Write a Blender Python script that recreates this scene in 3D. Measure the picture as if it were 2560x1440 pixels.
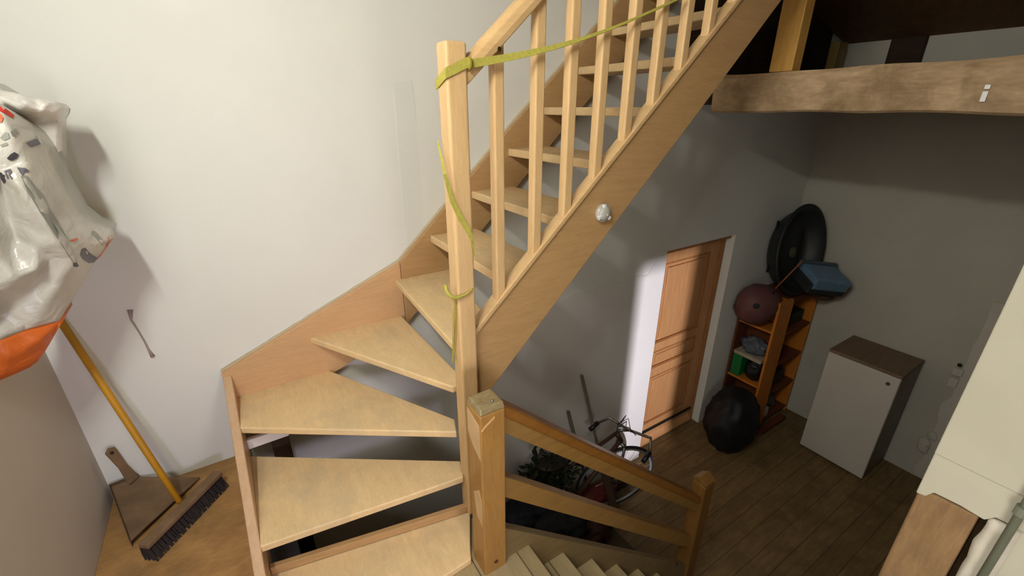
import bpy, bmesh, math, random
from mathutils import Vector, Matrix, noise
random.seed(7)
for o in list(bpy.data.objects): bpy.data.objects.remove(o)
S = bpy.context.scene
C = S.collection

# ------------------------------------------------------------------ camera
F = 1092.0; CZ = 3.06
PITCH = math.atan(452/F); HEAD = math.radians(32.47)
cam = bpy.data.cameras.new('camera'); camo = bpy.data.objects.new('camera', cam); C.objects.link(camo)
camo.location = (0, 0, CZ); camo.rotation_euler = (math.pi/2-PITCH, 0, -HEAD)
cam.sensor_width = 36; cam.lens = F/2560*36; cam.clip_start = .02
S.camera = camo
# ------------------------------------------------------------------ world, light, exposure
w = bpy.data.worlds.new('world'); S.world = w; w.use_nodes = True
w.node_tree.nodes['Background'].inputs[0].default_value = (.55, .6, .7, 1)
w.node_tree.nodes['Background'].inputs[1].default_value = .007
def light(name, kind, loc, energy, col, **k):
    l = bpy.data.lights.new(name, kind); l.energy = energy; l.color = col
    for a, b in k.items(): setattr(l, a, b)
    o = bpy.data.objects.new(name, l); o.location = loc; C.objects.link(o); return o
for ly in (0, .17, .34, .51):      # a short lighting tube running front to back above the stairwell
    light('stairwell_tube', 'POINT', (-.47, ly, 3.95), 22, (.985, 1, .93), shadow_soft_size=.05)
fl = light('landing_fill', 'AREA', (.35, -.5, 2.15), 10, (1, .95, .87), shape='DISK', size=.5)  # added soft fill for the wall under the stairs
fl.rotation_euler = (Vector((2.0, 2.07, 1.2))-Vector((.35, -.5, 2.15))).to_track_quat('-Z', 'Y').to_euler()
wl = light('left_fill', 'AREA', (-.66, .8, 3.2), 9, (1, .97, .90), shape='DISK', size=.7)  # added fill at the left wall, brightens the left-facing wood
wl.rotation_euler = (math.pi/2, 0, -math.pi/2)
light('hall_lamp', 'POINT', (-.2, -1.35, 2.3), 56, (.74, .68, 1), shadow_soft_size=.12)
sp = light('side_room_lamp', 'SPOT', (1.7, -.65, 1.25), 420, (.95, .91, 1), shadow_soft_size=.02, spot_size=math.radians(60), spot_blend=.3)
sp.rotation_euler = (Vector((2.83, 2.07, .95))-Vector((1.7, -.65, 1.25))).to_track_quat('-Z', 'Y').to_euler()
S.view_settings.view_transform = 'Standard'; S.view_settings.look = 'None'
S.view_settings.gamma = 1; S.view_settings.exposure = 0; S.view_settings.use_curve_mapping = False

# ------------------------------------------------------------------ helpers
def ray(px, py):
    u = (px-1280)/F; v = (py-720)/F
    hf = math.cos(PITCH)-v*math.sin(PITCH); up = -math.sin(PITCH)-v*math.cos(PITCH)
    return Vector((u*math.cos(HEAD)+hf*math.sin(HEAD), hf*math.cos(HEAD)-u*math.sin(HEAD), up))
def atX(px, py, X): r = ray(px, py); return r*(X/r.x)+Vector((0, 0, CZ))
def atY(px, py, Y): r = ray(px, py); return r*(Y/r.y)+Vector((0, 0, CZ))
def atZ(px, py, Z): r = ray(px, py); return r*((Z-CZ)/r.z)+Vector((0, 0, CZ))

def box(bm, a, b, M=None):
    x0, y0, z0 = a; x1, y1, z1 = b
    vs = [bm.verts.new((x, y, z)) for x in (x0, x1) for y in (y0, y1) for z in (z0, z1)]
    if M is not None:
        for v in vs: v.co = M @ v.co
    for f in ((0,1,3,2),(4,6,7,5),(0,4,5,1),(2,3,7,6),(0,2,6,4),(1,5,7,3)): bm.faces.new([vs[i] for i in f])
    return vs
def prism(bm, pts, ext):
    """closed polygon pts (3-D) extruded by vector ext"""
    e = Vector(ext); n = len(pts)
    a = [bm.verts.new(Vector(p)) for p in pts]; b = [bm.verts.new(Vector(p)+e) for p in pts]
    bm.faces.new(a); bm.faces.new(b[::-1])
    for i in range(n): bm.faces.new((a[i], b[i], b[(i+1) % n], a[(i+1) % n]))
def frame(d):
    d = d.normalized(); up = Vector((0, 0, 1)) if abs(d.z) < .95 else Vector((0, 1, 0))
    s = d.cross(up).normalized(); return s, s.cross(d).normalized()
def tube(bm, pts, r, n=12, cap=True, flat=1.0):
    pts = [Vector(p) for p in pts]; rs = r if isinstance(r, (list, tuple)) else [r]*len(pts)
    rings = []; s0 = None
    for i, p in enumerate(pts):
        d = (pts[min(i+1, len(pts)-1)]-pts[max(i-1, 0)])
        s, t = frame(d)
        if s0 is not None:
            s = (s0-d.normalized()*s0.dot(d.normalized())).normalized(); t = s.cross(d.normalized()).normalized()
        s0 = s
        rings.append([bm.verts.new(p+s*rs[i]*math.cos(2*math.pi*k/n)+t*rs[i]*flat*math.sin(2*math.pi*k/n)) for k in range(n)])
    for a, b in zip(rings, rings[1:]):
        for k in range(n): bm.faces.new((a[k], a[(k+1) % n], b[(k+1) % n], b[k]))
    if cap: bm.faces.new(rings[0][::-1]); bm.faces.new(rings[-1])
def lathe(bm, prof, M=None, n=32, sx=1, sy=1):
    rings = []
    for r, z in prof:
        ring = []
        for k in range(n):
            a = 2*math.pi*k/n; v = Vector((r*math.cos(a)*sx, r*math.sin(a)*sy, z))
            ring.append(bm.verts.new(M @ v if M is not None else v))
        rings.append(ring)
    for a, b in zip(rings, rings[1:]):
        for k in range(n): bm.faces.new((a[k], a[(k+1) % n], b[(k+1) % n], b[k]))
    bm.faces.new(rings[0][::-1]); bm.faces.new(rings[-1])
def strip(bm, pts, w, th):
    """flat webbing: pts centre line, w width vector list, th thickness vector"""
    a = []
    for i, p in enumerate(pts):
        p = Vector(p); ww = Vector(w[i] if isinstance(w, list) else w)/2; t = Vector(th[i] if isinstance(th, list) else th)/2
        a.append([bm.verts.new(p+ww+t), bm.verts.new(p-ww+t), bm.verts.new(p-ww-t), bm.verts.new(p+ww-t)])
    for q, s in zip(a, a[1:]):
        for k in range(4): bm.faces.new((q[k], q[(k+1) % 4], s[(k+1) % 4], s[k]))
    bm.faces.new(a[0][::-1]); bm.faces.new(a[-1])
def obj(name, bm, mat, parent=None, bevel=0, smooth=False, seg=2, label=None):
    bmesh.ops.recalc_face_normals(bm, faces=bm.faces)
    me = bpy.data.meshes.new(name); bm.to_mesh(me); bm.free()
    o = bpy.data.objects.new(name, me); C.objects.link(o)
    for m in (mat if isinstance(mat, (list, tuple)) else [mat]): me.materials.append(m)
    if smooth:
        for p in me.polygons: p.use_smooth = True
    if bevel:
        b = o.modifiers.new('bevel', 'BEVEL'); b.width = bevel; b.segments = seg; b.limit_method = 'ANGLE'; b.angle_limit = math.radians(35)
    if parent: o.parent = parent
    if label: o['label'] = label
    return o
def bx(name, a, b, mat, parent=None, bevel=.002, M=None, **k):
    bm = bmesh.new(); box(bm, a, b, M); return obj(name, bm, mat, parent, bevel, **k)
def thing(name, label, cat, group=None):
    o = bpy.data.objects.new(name, None); C.objects.link(o); o.empty_display_size = .05
    return tag(o, label, cat, group)
def tag(o, label, cat, group=None):
    o['label'] = label; o['category'] = cat
    if group: o['group'] = group
    return o
def struct(o, label=None):
    o['kind'] = 'structure'
    if label: o['label'] = label
    return o
def set_base(t, loc):
    """put an Empty at the thing's base while its parts stay where they are"""
    t.location = loc
    for c in t.children: c.matrix_parent_inverse = Matrix.Translation(-Vector(loc))

# ------------------------------------------------------------------ materials
def rgb(r, g, b):
    f = lambda c: ((c/255+.055)/1.055)**2.4 if c > 10 else c/255/12.92
    return (f(r), f(g), f(b), 1)
def newmat(name, rough=.6, spec=.4):
    m = bpy.data.materials.new(name); m.use_nodes = True
    n = m.node_tree.nodes; b = n['Principled BSDF']; b.inputs['Roughness'].default_value = rough
    b.inputs['Specular IOR Level'].default_value = spec
    return m, n, m.node_tree.links, b
def nz(n, l, vec, scale, detail=4, rough=.55, dist=0):
    t = n.new('ShaderNodeTexNoise'); t.inputs['Scale'].default_value = scale; t.inputs['Detail'].default_value = detail
    t.inputs['Roughness'].default_value = rough; t.inputs['Distortion'].default_value = dist; l.new(vec, t.inputs['Vector']); return t.outputs['Fac']
def ramp(n, l, fac, stops):
    r = n.new('ShaderNodeValToRGB'); e = r.color_ramp.elements
    e[0].position, e[0].color = stops[0]; e[1].position, e[1].color = stops[-1]
    for s in stops[1:-1]: x = e.new(s[0]); x.color = s[1]
    l.new(fac, r.inputs[0]); return r.outputs[0]
def mixc(n, l, fac, a, b, mode='MIX'):
    m = n.new('ShaderNodeMix'); m.data_type = 'RGBA'; m.blend_type = mode
    for i, v in ((0, fac), (6, a), (7, b)):
        if hasattr(v, 'type') and hasattr(v, 'is_output'): l.new(v, m.inputs[i])
        else: m.inputs[i].default_value = v
    return m.outputs[2]
def coords(n, l, sc=(1, 1, 1), rot=(0, 0, 0)):
    t = n.new('ShaderNodeTexCoord'); m = n.new('ShaderNodeMapping'); m.inputs['Scale'].default_value = sc
    m.inputs['Rotation'].default_value = rot; l.new(t.outputs['Object'], m.inputs['Vector']); return m.outputs[0], t.outputs['Object']
def bump(n, l, b, h, strength, dist=.01):
    x = n.new('ShaderNodeBump'); x.inputs['Strength'].default_value = strength; x.inputs['Distance'].default_value = dist
    l.new(h, x.inputs['Height']); l.new(x.outputs[0], b.inputs['Normal'])
def wood(name, c1, c2, sc=(1, 8, 8), rough=.5, dirt=None, dirt_amt=.5, rot=(0, 0, 0), knots=False, planks=None):
    m, n, l, b = newmat(name, rough, .35)
    v, raw = coords(n, l, sc, rot)
    f = nz(n, l, v, 5, 6, .6, .6)
    col = ramp(n, l, f, [(.3, c1), (.7, c2)])
    f2 = nz(n, l, v, 26, 3, .5)
    col = mixc(n, l, .18, col, ramp(n, l, f2, [(.35, c1), (.65, (min(1, c2[0]*1.25), min(1, c2[1]*1.25), min(1, c2[2]*1.25), 1))]))
    if dirt:
        d = nz(n, l, raw, 4.5, 6, .65, .4)
        col = mixc(n, l, ramp(n, l, d, [(.46, (0, 0, 0, 1)), (.7, (dirt_amt,)*3+(1,))]), col, dirt)
    if knots:
        vo = n.new('ShaderNodeTexVoronoi'); vo.inputs['Scale'].default_value = 3.1; l.new(raw, vo.inputs['Vector'])
        k = ramp(n, l, vo.outputs['Distance'], [(.035, (1, 1, 1, 1)), (.06, (0, 0, 0, 1))])
        col = mixc(n, l, k, col, rgb(70, 45, 28))
    if planks:
        ax, wd = planks
        sep = n.new('ShaderNodeSeparateXYZ'); l.new(raw, sep.inputs[0])
        md = n.new('ShaderNodeMath'); md.operation = 'PINGPONG'; md.inputs[1].default_value = wd/2; l.new(sep.outputs[ax], md.inputs[0])
        k = ramp(n, l, md.outputs[0], [(.0015, (1, 1, 1, 1)), (.0035, (0, 0, 0, 1))])
        col = mixc(n, l, k, col, rgb(60, 42, 25))
        fl = n.new('ShaderNodeMath'); fl.operation = 'DIVIDE'; fl.inputs[1].default_value = wd; l.new(sep.outputs[ax], fl.inputs[0])
        f3 = n.new('ShaderNodeMath'); f3.operation = 'FLOOR'; l.new(fl.outputs[0], f3.inputs[0])
        wn = n.new('ShaderNodeTexWhiteNoise'); wn.noise_dimensions = '1D'; l.new(f3.outputs[0], wn.inputs['W'])
        col = mixc(n, l, .22, col, ramp(n, l, wn.outputs['Value'], [(0, (.35, .35, .35, 1)), (1, (1, 1, 1, 1))]), 'MULTIPLY')
    l.new(col, b.inputs['Base Color']); bump(n, l, b, f2, .12, .004); return m
def plaster(name, c, c2, rough=.85, amt=.5, bs=.25):
    m, n, l, b = newmat(name, rough, .2)
    v, raw = coords(n, l)
    f = nz(n, l, raw, 1.4, 5, .6, .3)
    col = ramp(n, l, f, [(.35, c), (.8, c2)])
    l.new(col, b.inputs['Base Color'])
    bump(n, l, b, nz(n, l, raw, 9, 8, .6), bs, .01); return m
def plain(name, c, rough=.5, spec=.4, metal=0, var=.15, scale=12):
    m, n, l, b = newmat(name, rough, spec); b.inputs['Metallic'].default_value = metal
    v, raw = coords(n, l)
    f = nz(n, l, raw, scale, 4)
    d = tuple(x*(1-var) for x in c[:3])+(1,)
    l.new(ramp(n, l, f, [(.35, d), (.65, c)]), b.inputs['Base Color']); return m

M_beech = wood('beech', rgb(196, 160, 112), rgb(212, 178, 130), (1, 7, 7), .42)
M_beechv = wood('beech_upright', rgb(200, 164, 116), rgb(214, 180, 132), (7, 7, 1), .42)
M_string = wood('beech_string', rgb(172, 136, 92), rgb(186, 150, 104), (1, 5, 9), .42, rot=(0, .73, 0))
M_peach = wood('beech_peach', rgb(194, 154, 112), rgb(206, 166, 122), (1, 5, 9), .45)
M_side = wood('beech_side', rgb(192, 158, 122), rgb(206, 172, 136), (7, 1, 7), .5)
M_oldpineshade = wood('old_pine_shaded', rgb(106, 72, 32), rgb(130, 92, 46), (7, 7, 1), .45)  # shade on the lower post put into a darker wood tone
M_pale = plain('pale_wood', rgb(205, 172, 128), .7)
M_tread = wood('beech_tread_dusty', rgb(218, 186, 138), rgb(230, 202, 154), (7, 1.2, 7), .6, dirt=rgb(190, 174, 142), dirt_amt=.6, knots=False)
M_oldpine = wood('old_pine', rgb(150, 108, 54), rgb(174, 130, 70), (7, 7, 1), .4, dirt=rgb(150, 120, 80), dirt_amt=.3)
M_oldpinex = wood('old_pine_rail', rgb(126, 92, 44), rgb(150, 114, 60), (1, 7, 7), .45, rot=(0, -.74, 0), dirt=rgb(140, 115, 80), dirt_amt=.3)
M_oldtread = wood('old_tread', rgb(148, 130, 94), rgb(168, 150, 112), (8, 1, 8), .6, dirt=rgb(150, 135, 110), dirt_amt=.6, knots=False, planks=(0, .165))
M_beam = wood('rough_beam', rgb(150, 122, 92), rgb(194, 168, 134), (3, .8, 3), .8, dirt=rgb(116, 92, 62), dirt_amt=.85)
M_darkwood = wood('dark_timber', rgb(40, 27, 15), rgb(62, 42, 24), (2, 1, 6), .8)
M_floorlow = wood('dark_floorboards', rgb(106, 86, 56), rgb(134, 110, 72), (1, 6, 6), .6, dirt=rgb(92, 74, 48), dirt_amt=.7, planks=(1, .13), rot=(0, 0, 0))
M_floorleft = wood('dusty_floorboards', rgb(150, 112, 66), rgb(184, 142, 88), (1.2, 3, 6), .75, dirt=rgb(120, 98, 66), dirt_amt=.8, knots=True, rot=(0, 0, .7))
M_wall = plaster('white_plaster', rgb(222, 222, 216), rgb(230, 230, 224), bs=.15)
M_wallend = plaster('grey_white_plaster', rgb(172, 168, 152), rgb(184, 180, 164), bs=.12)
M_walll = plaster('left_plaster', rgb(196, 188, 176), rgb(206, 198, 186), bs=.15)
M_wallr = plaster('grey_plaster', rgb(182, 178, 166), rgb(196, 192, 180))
M_wallrough = plaster('rough_plaster', rgb(214, 208, 196), rgb(188, 182, 168), bs=.8)
M_unseen = plaster('brown_plaster', rgb(120, 108, 92), rgb(134, 122, 104))
M_door = wood('oak_door', rgb(186, 132, 84), rgb(206, 154, 104), (9, 9, .8), .45)
M_doortrim = wood('oak_trim', rgb(150, 98, 56), rgb(172, 118, 72), (6, 6, 1), .5)
M_black = plain('black_plastic', rgb(26, 26, 28), .45)
M_blacksheen = plain('black_bin_liner', rgb(17, 17, 18), .6, .35)
M_white = plain('white_enamel', rgb(205, 200, 190), .4, .4, 0, .04, 3)
M_steel = plain('brushed_steel', rgb(190, 190, 190), .25, .5, 1)
M_yellow = plain('yellow_webbing', rgb(182, 174, 82), .7, .2, 0, .2, 90)
M_handle = plain('yellow_wood_handle', rgb(196, 142, 34), .45)
M_bristle = plain('black_bristle', rgb(46, 38, 38), .9)
M_dust = plain('dusty_tin', rgb(134, 108, 80), .7, .3, 0, .35, 9)
M_grey = plain('grey_paint', rgb(112, 116, 100), .5)
M_red = plain('dark_red', rgb(120, 38, 28), .5)

# ================================================================== SETTING
XL, XR, YB, ZT = -.69, 4.66, 2.07, 4.75
XB0 = 2.76   # the upper deck starts behind the beam
# back wall with the door opening
DX0, DX1, DZ = 2.735, 3.63, 2.035
bm = bmesh.new()
box(bm, (XL-.1, YB, 0), (DX0, YB+.25, ZT)); box(bm, (DX1, YB, 0), (XR+.1, YB+.25, ZT)); box(bm, (DX0, YB, DZ), (DX1, YB+.25, ZT))
struct(obj('wall_back', bm, M_wall), 'white plastered wall behind the stairs and the wooden door')
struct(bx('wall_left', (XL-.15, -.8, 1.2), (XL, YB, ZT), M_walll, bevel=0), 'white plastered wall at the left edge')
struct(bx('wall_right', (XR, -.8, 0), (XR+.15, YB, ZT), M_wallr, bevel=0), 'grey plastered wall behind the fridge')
# unseen wall behind the viewer, its opening shaped to steer the hall light
bm = bmesh.new()
YF = -.7
box(bm, (XL, YF-.02, 0), (-.36, YF, ZT)); box(bm, (.005, YF-.02, 0), (XR, YF, ZT))
box(bm, (-.36, YF-.02, 2.42), (.005, YF, ZT)); box(bm, (-.36, YF-.02, 0), (.005, YF, 1.43))
struct(obj('wall_front', bm, M_unseen))
bm = bmesh.new(); y0, y1 = -.17, -.15  # unseen slit wall, added to cut the side lamp to a strip
box(bm, (1.69, y0, 0), (1.838, y1, ZT)); box(bm, (1.979, y0, 0), (XR, y1, ZT)); box(bm, (1.838, y0, 0), (1.979, y1, 1.022)); box(bm, (1.838, y0, 1.375), (1.979, y1, ZT))
struct(obj('wall_side', bm, M_unseen))
bm = bmesh.new()
box(bm, (XL, -1.9, 1.4), (XR, -1.88, ZT)); box(bm, (XL-.15, -1.9, 1.4), (XL-.13, YF, ZT))
struct(obj('wall_hall', bm, M_unseen))
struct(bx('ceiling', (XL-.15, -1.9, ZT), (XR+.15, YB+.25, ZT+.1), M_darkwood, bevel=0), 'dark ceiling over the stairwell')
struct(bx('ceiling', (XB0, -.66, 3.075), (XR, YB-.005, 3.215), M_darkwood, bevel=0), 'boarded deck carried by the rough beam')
struct(bx('floor', (XL-.15, -.8, -.1), (XR+.15, YB+.25, 0), M_floorlow, bevel=0), 'dark brown boards of the lower floor')
ZL = 1.527
struct(bx('floor', (XL, -.7, ZL-.045), (-.2, YB, ZL), M_floorleft, bevel=.003), 'dusty boards beside the left side of the stairs')
# the short wall whose end closes the lower stairs on the right, its plaster broken away over a wooden post
E0 = 1.4
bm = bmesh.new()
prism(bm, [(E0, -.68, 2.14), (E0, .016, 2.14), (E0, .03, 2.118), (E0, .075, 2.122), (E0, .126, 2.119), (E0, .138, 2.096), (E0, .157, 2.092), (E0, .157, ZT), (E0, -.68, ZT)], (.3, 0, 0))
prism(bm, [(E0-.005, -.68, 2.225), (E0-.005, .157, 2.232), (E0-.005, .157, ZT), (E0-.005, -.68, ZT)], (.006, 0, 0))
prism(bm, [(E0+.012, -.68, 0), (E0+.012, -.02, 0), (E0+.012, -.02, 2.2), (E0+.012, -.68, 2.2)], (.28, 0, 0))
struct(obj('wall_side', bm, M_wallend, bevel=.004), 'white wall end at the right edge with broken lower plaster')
# lower corner of that wall end: a rough post
bm = bmesh.new(); prism(bm, [(E0+.004, .036, 0), (E0+.004, .155, 0), (E0+.004, .155, 2.094), (E0+.004, .128, 2.112), (E0+.004, .04, 2.116)], (.14, 0, 0))
tag(obj('wooden_post', bm, wood('end_post', rgb(120, 92, 62), rgb(148, 118, 84), (7, 7, 1), .8, dirt=rgb(96, 76, 54)), bevel=.006), 'rough wooden post under the broken plaster of the right wall end', 'post')
bm = bmesh.new()
nn = 14; ring = []
for k in range(nn+1):
    z = 1.72+.41*k/nn; yr = .026+.010*noise.noise(Vector((z*14, 0, 5))); rr = []
    for j in range(6):
        y = -.03+(yr+.03)*j/5; rr.append(bm.verts.new((E0+.004+.010*noise.noise(Vector((y*50, z*26, 2)))-(.006 if 0 < j < 5 else -.004), y, z)))
    rr += [bm.verts.new((E0+.03, yr, z)), bm.verts.new((E0+.03, -.03, z))]; ring.append(rr)
for p, q in zip(ring, ring[1:]):
    for j in range(8): bm.faces.new((p[j], q[j], q[(j+1) % 8], p[(j+1) % 8]))
bm.faces.new(ring[0]); bm.faces.new(ring[-1][::-1])
tag(obj('mortar_filling', bm, M_wallrough, smooth=True), 'lumps of rough mortar between the post and the grey pipe', 'mortar')
pt = thing('water_pipe', 'thin grey green pipe running up the right wall end', 'pipe')
bm = bmesh.new(); tube(bm, [(E0-.022, -.012, 1.45), (E0-.022, -.012, 3.2), (E0-.022, -.012, 4.74)], .0085, 14); obj('pipe', bm, M_grey, pt, smooth=True)
for z in (2.205, 3.2):
    bm = bmesh.new(); tube(bm, [(E0-.022, -.012, z-.012), (E0-.022, -.012, z+.012)], .0125, 14); box(bm, (E0-.02, -.018, z-.006), (E0, -.006, z+.006)); obj('pipe_clip', bm, M_grey, pt)
set_base(pt, (E0-.022, -.012, 1.45))
# stripped plaster strip, switch and socket on the far right wall
bm = bmesh.new()
pts = []
for k in range(19):
    z = .02+k*.094; pts.append((XR-.004, .575+noise.noise(Vector((z*5, 1, 0)))*.03+(.03 if 6 < k < 9 else 0), z))
prism(bm, [(XR-.004, .47, .02)]+pts+[(XR-.004, .47, 1.715)], (-.012, 0, 0))
struct(obj('trim_1', bm, M_wallrough), 'rough paler plaster strip up the right wall by the corner')
sw = thing('wall_socket', 'small white double wall switch on the rough strip of the right wall', 'switch')
bm = bmesh.new(); box(bm, (XR-.04, .565, 1.06), (XR-.016, .625, 1.12)); obj('box', bm, M_white, sw, .004)
bm = bmesh.new(); box(bm, (XR-.04, .57, .95), (XR-.016, .625, 1.03)); obj('box', bm, M_white, sw, .004)
bm = bmesh.new(); lathe(bm, [(.014, 0), (.014, .012), (.008, .014)], Matrix.Translation((XR-.04, .6, 1.16)) @ Matrix.Rotation(-math.pi/2, 4, 'Y'), 16); obj('knob', bm, M_black, sw)
set_base(sw, (XR, .59, .95))
bm = bmesh.new()
bmesh.ops.create_icosphere(bm, subdivisions=3, radius=.055, matrix=Matrix.Translation((XR-.03, .60, .34)) @ Matrix.Diagonal((.4, .8, 1.3, 1)))
bmesh.ops.create_icosphere(bm, subdivisions=3, radius=.035, matrix=Matrix.Translation((XR-.03, .575, .46)) @ Matrix.Diagonal((.4, .8, 1.2, 1)))
for v in bm.verts: v.co += Vector((.2, 1, 1))*noise.noise(v.co*30)*.018
struct(obj('trim_2', bm, M_wallrough, smooth=True), 'pale lump of bare plaster low on the right wall')

# plaster smears on the back wall
bm = bmesh.new()
a, b_ = atY(975, 200, YB), atY(1050, 612, YB)
prism(bm, [(a.x, YB, 2.41), (a.x+.012, YB, 3.16), (a.x+.1, YB, 3.17), (a.x+.105, YB, 3.0), (a.x+.1, YB, 2.5)], (0, -.0015, 0))
struct(obj('trim_3', bm, plaster('filler', rgb(218, 220, 213), rgb(225, 226, 219)), bevel=0), 'faint upright filler patch on the white wall')
bm = bmesh.new()
p = [atY(325, 775, YB-.003), atY(328, 800, YB-.003), atY(345, 826, YB-.003), atY(362, 855, YB-.003), atY(372, 875, YB-.003), atY(382, 891, YB-.003)]
tube(bm, p, [.009, .0035, .003, .003, .004, .008], 8)
tag(obj('wall_scar', bm, plain('scar', rgb(168, 152, 145), .9), smooth=True), 'thin grey scratch mark on the white wall beside the broom handle', 'scratch')
bm = bmesh.new(); pts = []
for k in range(61):
    x = 1.0+k*(2.735-1.0)/60; pts.append((x, YB, 1.885+.05*noise.noise(Vector((x*4, 3, 0)))+.02*noise.noise(Vector((x*15, 8, 0)))+(.17*max(0, 1-abs(x-2.66)/.13))))
prism(bm, pts+[(2.735, YB, 0), (1.0, YB, 0)], (0, -.004, 0))
struct(obj('trim_6', bm, plaster('lower_plaster', rgb(224, 220, 216), rgb(232, 228, 224)), bevel=0), 'lower plaster coat with a ragged upper edge left of the door')
# old lining boards above beam level and an upper joist
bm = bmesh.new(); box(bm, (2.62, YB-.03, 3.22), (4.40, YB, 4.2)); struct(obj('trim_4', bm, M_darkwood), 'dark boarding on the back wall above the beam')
bm = bmesh.new(); prism(bm, [(XR, -.7, 3.555), (2.62, -.7, 4.12), (2.62, -.7, 4.2), (XR, -.7, 3.635)], (0, YB+.67, 0))
struct(obj('ceiling', bm, wood('roof_boards', rgb(84, 56, 28), rgb(110, 76, 40), (1, 3, 6), .8)), 'sloping dark roof boards on the upper right')
struct(bx('trim_5', (4.60, 1.48, 3.216), (4.66, 1.70, 3.56), M_darkwood, bevel=.01), 'dark strip in place of the shaded gap on the far right wall above the beam')  # board added where there is a dark, shaded gap
tag(bx('upright_stud', (4.38, 1.96, 3.216), (4.52, 2.03, 3.55), wood('stud_pine', rgb(128, 108, 56), rgb(150, 126, 70), (6, 6, 1)), bevel=.004), 'short pale stud against the upper back wall in the corner', 'stud')

# ------------------------------------------------------------------ door
dr = struct(bpy.data.objects.new('door_1', None), 'panelled oak door in the lower back wall'); C.objects.link(dr)
YD = 2.165
bm = bmesh.new()
xs = [2.745, 2.86, 3.47, 3.585]; zz = [.0, .235, .78, .87, 1.05, 1.13, 1.885, 2.0]
box(bm, (xs[0], YD, .01), (xs[1], YD+.04, 1.99)); box(bm, (xs[2], YD, .01), (xs[3], YD+.04, 1.99))
for z0, z1 in ((.01, .235), (.78, .87), (1.05, 1.13), (1.885, 1.99)): box(bm, (xs[1], YD, z0), (xs[2], YD+.04, z1))
obj('leaf_frame', bm, M_door, dr, .003)
for z0, z1 in ((.235, .78), (.87, 1.05), (1.13, 1.885)):
    bm = bmesh.new(); box(bm, (xs[1], YD+.018, z0), (xs[2], YD+.03, z1))
    box(bm, (xs[1]+.06, YD+.006, z0+.05), (xs[2]-.06, YD+.02, z1-.05))
    q = obj('door_panel', bm, M_door, dr, .006)
    bm = bmesh.new()
    for a0, b0, a1, b1 in ((xs[1], z0, xs[2], z0+.018), (xs[1], z1-.018, xs[2], z1), (xs[1], z0+.018, xs[1]+.018, z1-.018), (xs[2]-.018, z0+.018, xs[2], z1-.018)):
        box(bm, (a0, YD+.002, b0), (a1, YD+.02, b1))
    obj('moulding', bm, M_doortrim, q, .003)
bm = bmesh.new(); box(bm, (2.737, YD-.06, 1.995), (3.628, YD+.06, 2.033)); box(bm, (3.59, YD-.02, 0), (3.628, YD+.05, 1.995)); box(bm, (2.737, YD+.0, 0), (2.744, YD+.05, 1.995))
obj('door_frame', bm, M_doortrim, dr, .003)
bm = bmesh.new(); tube(bm, [(2.75, YD-.014, .165), (3.57, YD-.014, .165)], .011, 10); obj('black_bar', bm, M_black, dr)  # thin black rod across the lower door
bm = bmesh.new(); prism(bm, [(2.75, YD, .09), (2.75, YD-.03, .03), (2.75, YD-.03, .01), (2.75, YD, .01)], (.83, 0, 0)); obj('weather_board', bm, M_door, dr, .003)

# ================================================================== UPPER STAIRCASE
up = thing('upper_staircase', 'pale beech winder staircase with open treads rising up the white wall', 'staircase')
TH = .038
def tread(poly, z, mat=None, th=TH):
    th = .031 if z < 2.3 else th
    bm = bmesh.new(); prism(bm, [(x, y, z-th) for x, y in poly], (0, 0, th)); return obj('tread', bm, mat or M_tread, up, .006, seg=3)
tread([(-.17, .93), (.33, 1.045), (.486, 1.055), (.50, 1.09), (.575, 1.235), (.575, 1.262), (-.17, 1.415)], 1.46, th=.03)
tread([(-.17, 1.352), (.562, 1.252), (.59, 1.34), (-.17, 1.858)], 1.66)
tread([(-.17, 1.79), (.562, 1.295), (.59, 1.37), (.225, 2.035), (-.17, 2.035)], 1.86)
tread([(.168, 2.035), (.566, 1.318), (.63, 1.32), (.625, 1.45), (.612, 2.035)], 2.06)
tread([(.600, 2.035), (.567, 1.29), (.76, 1.29), (.90, 2.035)], 2.26)
for k in range(9):
    z = 2.46+.2*k; x = 1.494+(z-3.06)/.2*.2245
    if k == 0: x = .803
    dd_ = .262 if z < 3.1 else .22
    tread([(x, 1.288), (x+dd_, 1.288), (x+dd_, 2.035), (x, 2.035)], z)
# wall strings
bm = bmesh.new()
prism(bm, [(-.2, 2.03, 1.99), (.20, 2.03, 2.165), (.632, 2.03, 2.345), (.632, 2.03, 1.995), (-.2, 2.03, 1.66)], (0, .038, 0)); obj('wall_string', bm, M_peach, up, .003)
bm = bmesh.new()
prism(bm, [(.634, 2.03, 2.345), (1.267, 2.03, 2.945), (1.90, 2.03, 3.52), (3.05, 2.03, 4.55), (3.05, 2.03, 4.2), (1.6, 2.03, 2.915), (.634, 2.03, 2.0)], (0, .038, 0)); obj('wall_string', bm, M_string, up, .003)
bm = bmesh.new()   # ragged paint and filler line on top of the strings
for a, b_ in (((-.2, 1.99), (.632, 2.345)), ((.632, 2.345), (1.267, 2.945)), ((1.267, 2.945), (2.4, 3.97))):
    n_ = 26; pts = []
    for k in range(n_+1):
        t = k/n_; x = a[0]+(b_[0]-a[0])*t; z = a[1]+(b_[1]-a[1])*t; pts.append((x, z))
    top = [(x, 2.052, z+.006+.004*noise.noise(Vector((x*30, 0, 3)))) for x, z in pts]; bot = [(x, 2.052, z-.004) for x, z in pts[::-1]]
    prism(bm, top+bot, (0, .017, 0))
obj('filler_line', bm, plaster('filler_line', rgb(205, 192, 165), rgb(186, 170, 140)), up)
bm = bmesh.new()
prism(bm, [(-.2, 2.066, 1.99), (-.2, .90, 1.445), (-.2, .90, 1.20), (-.2, 1.3, 1.29), (-.2, 2.066, 1.66)], (.033, 0, 0)); obj('side_string', bm, M_side, up, .004)
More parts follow.
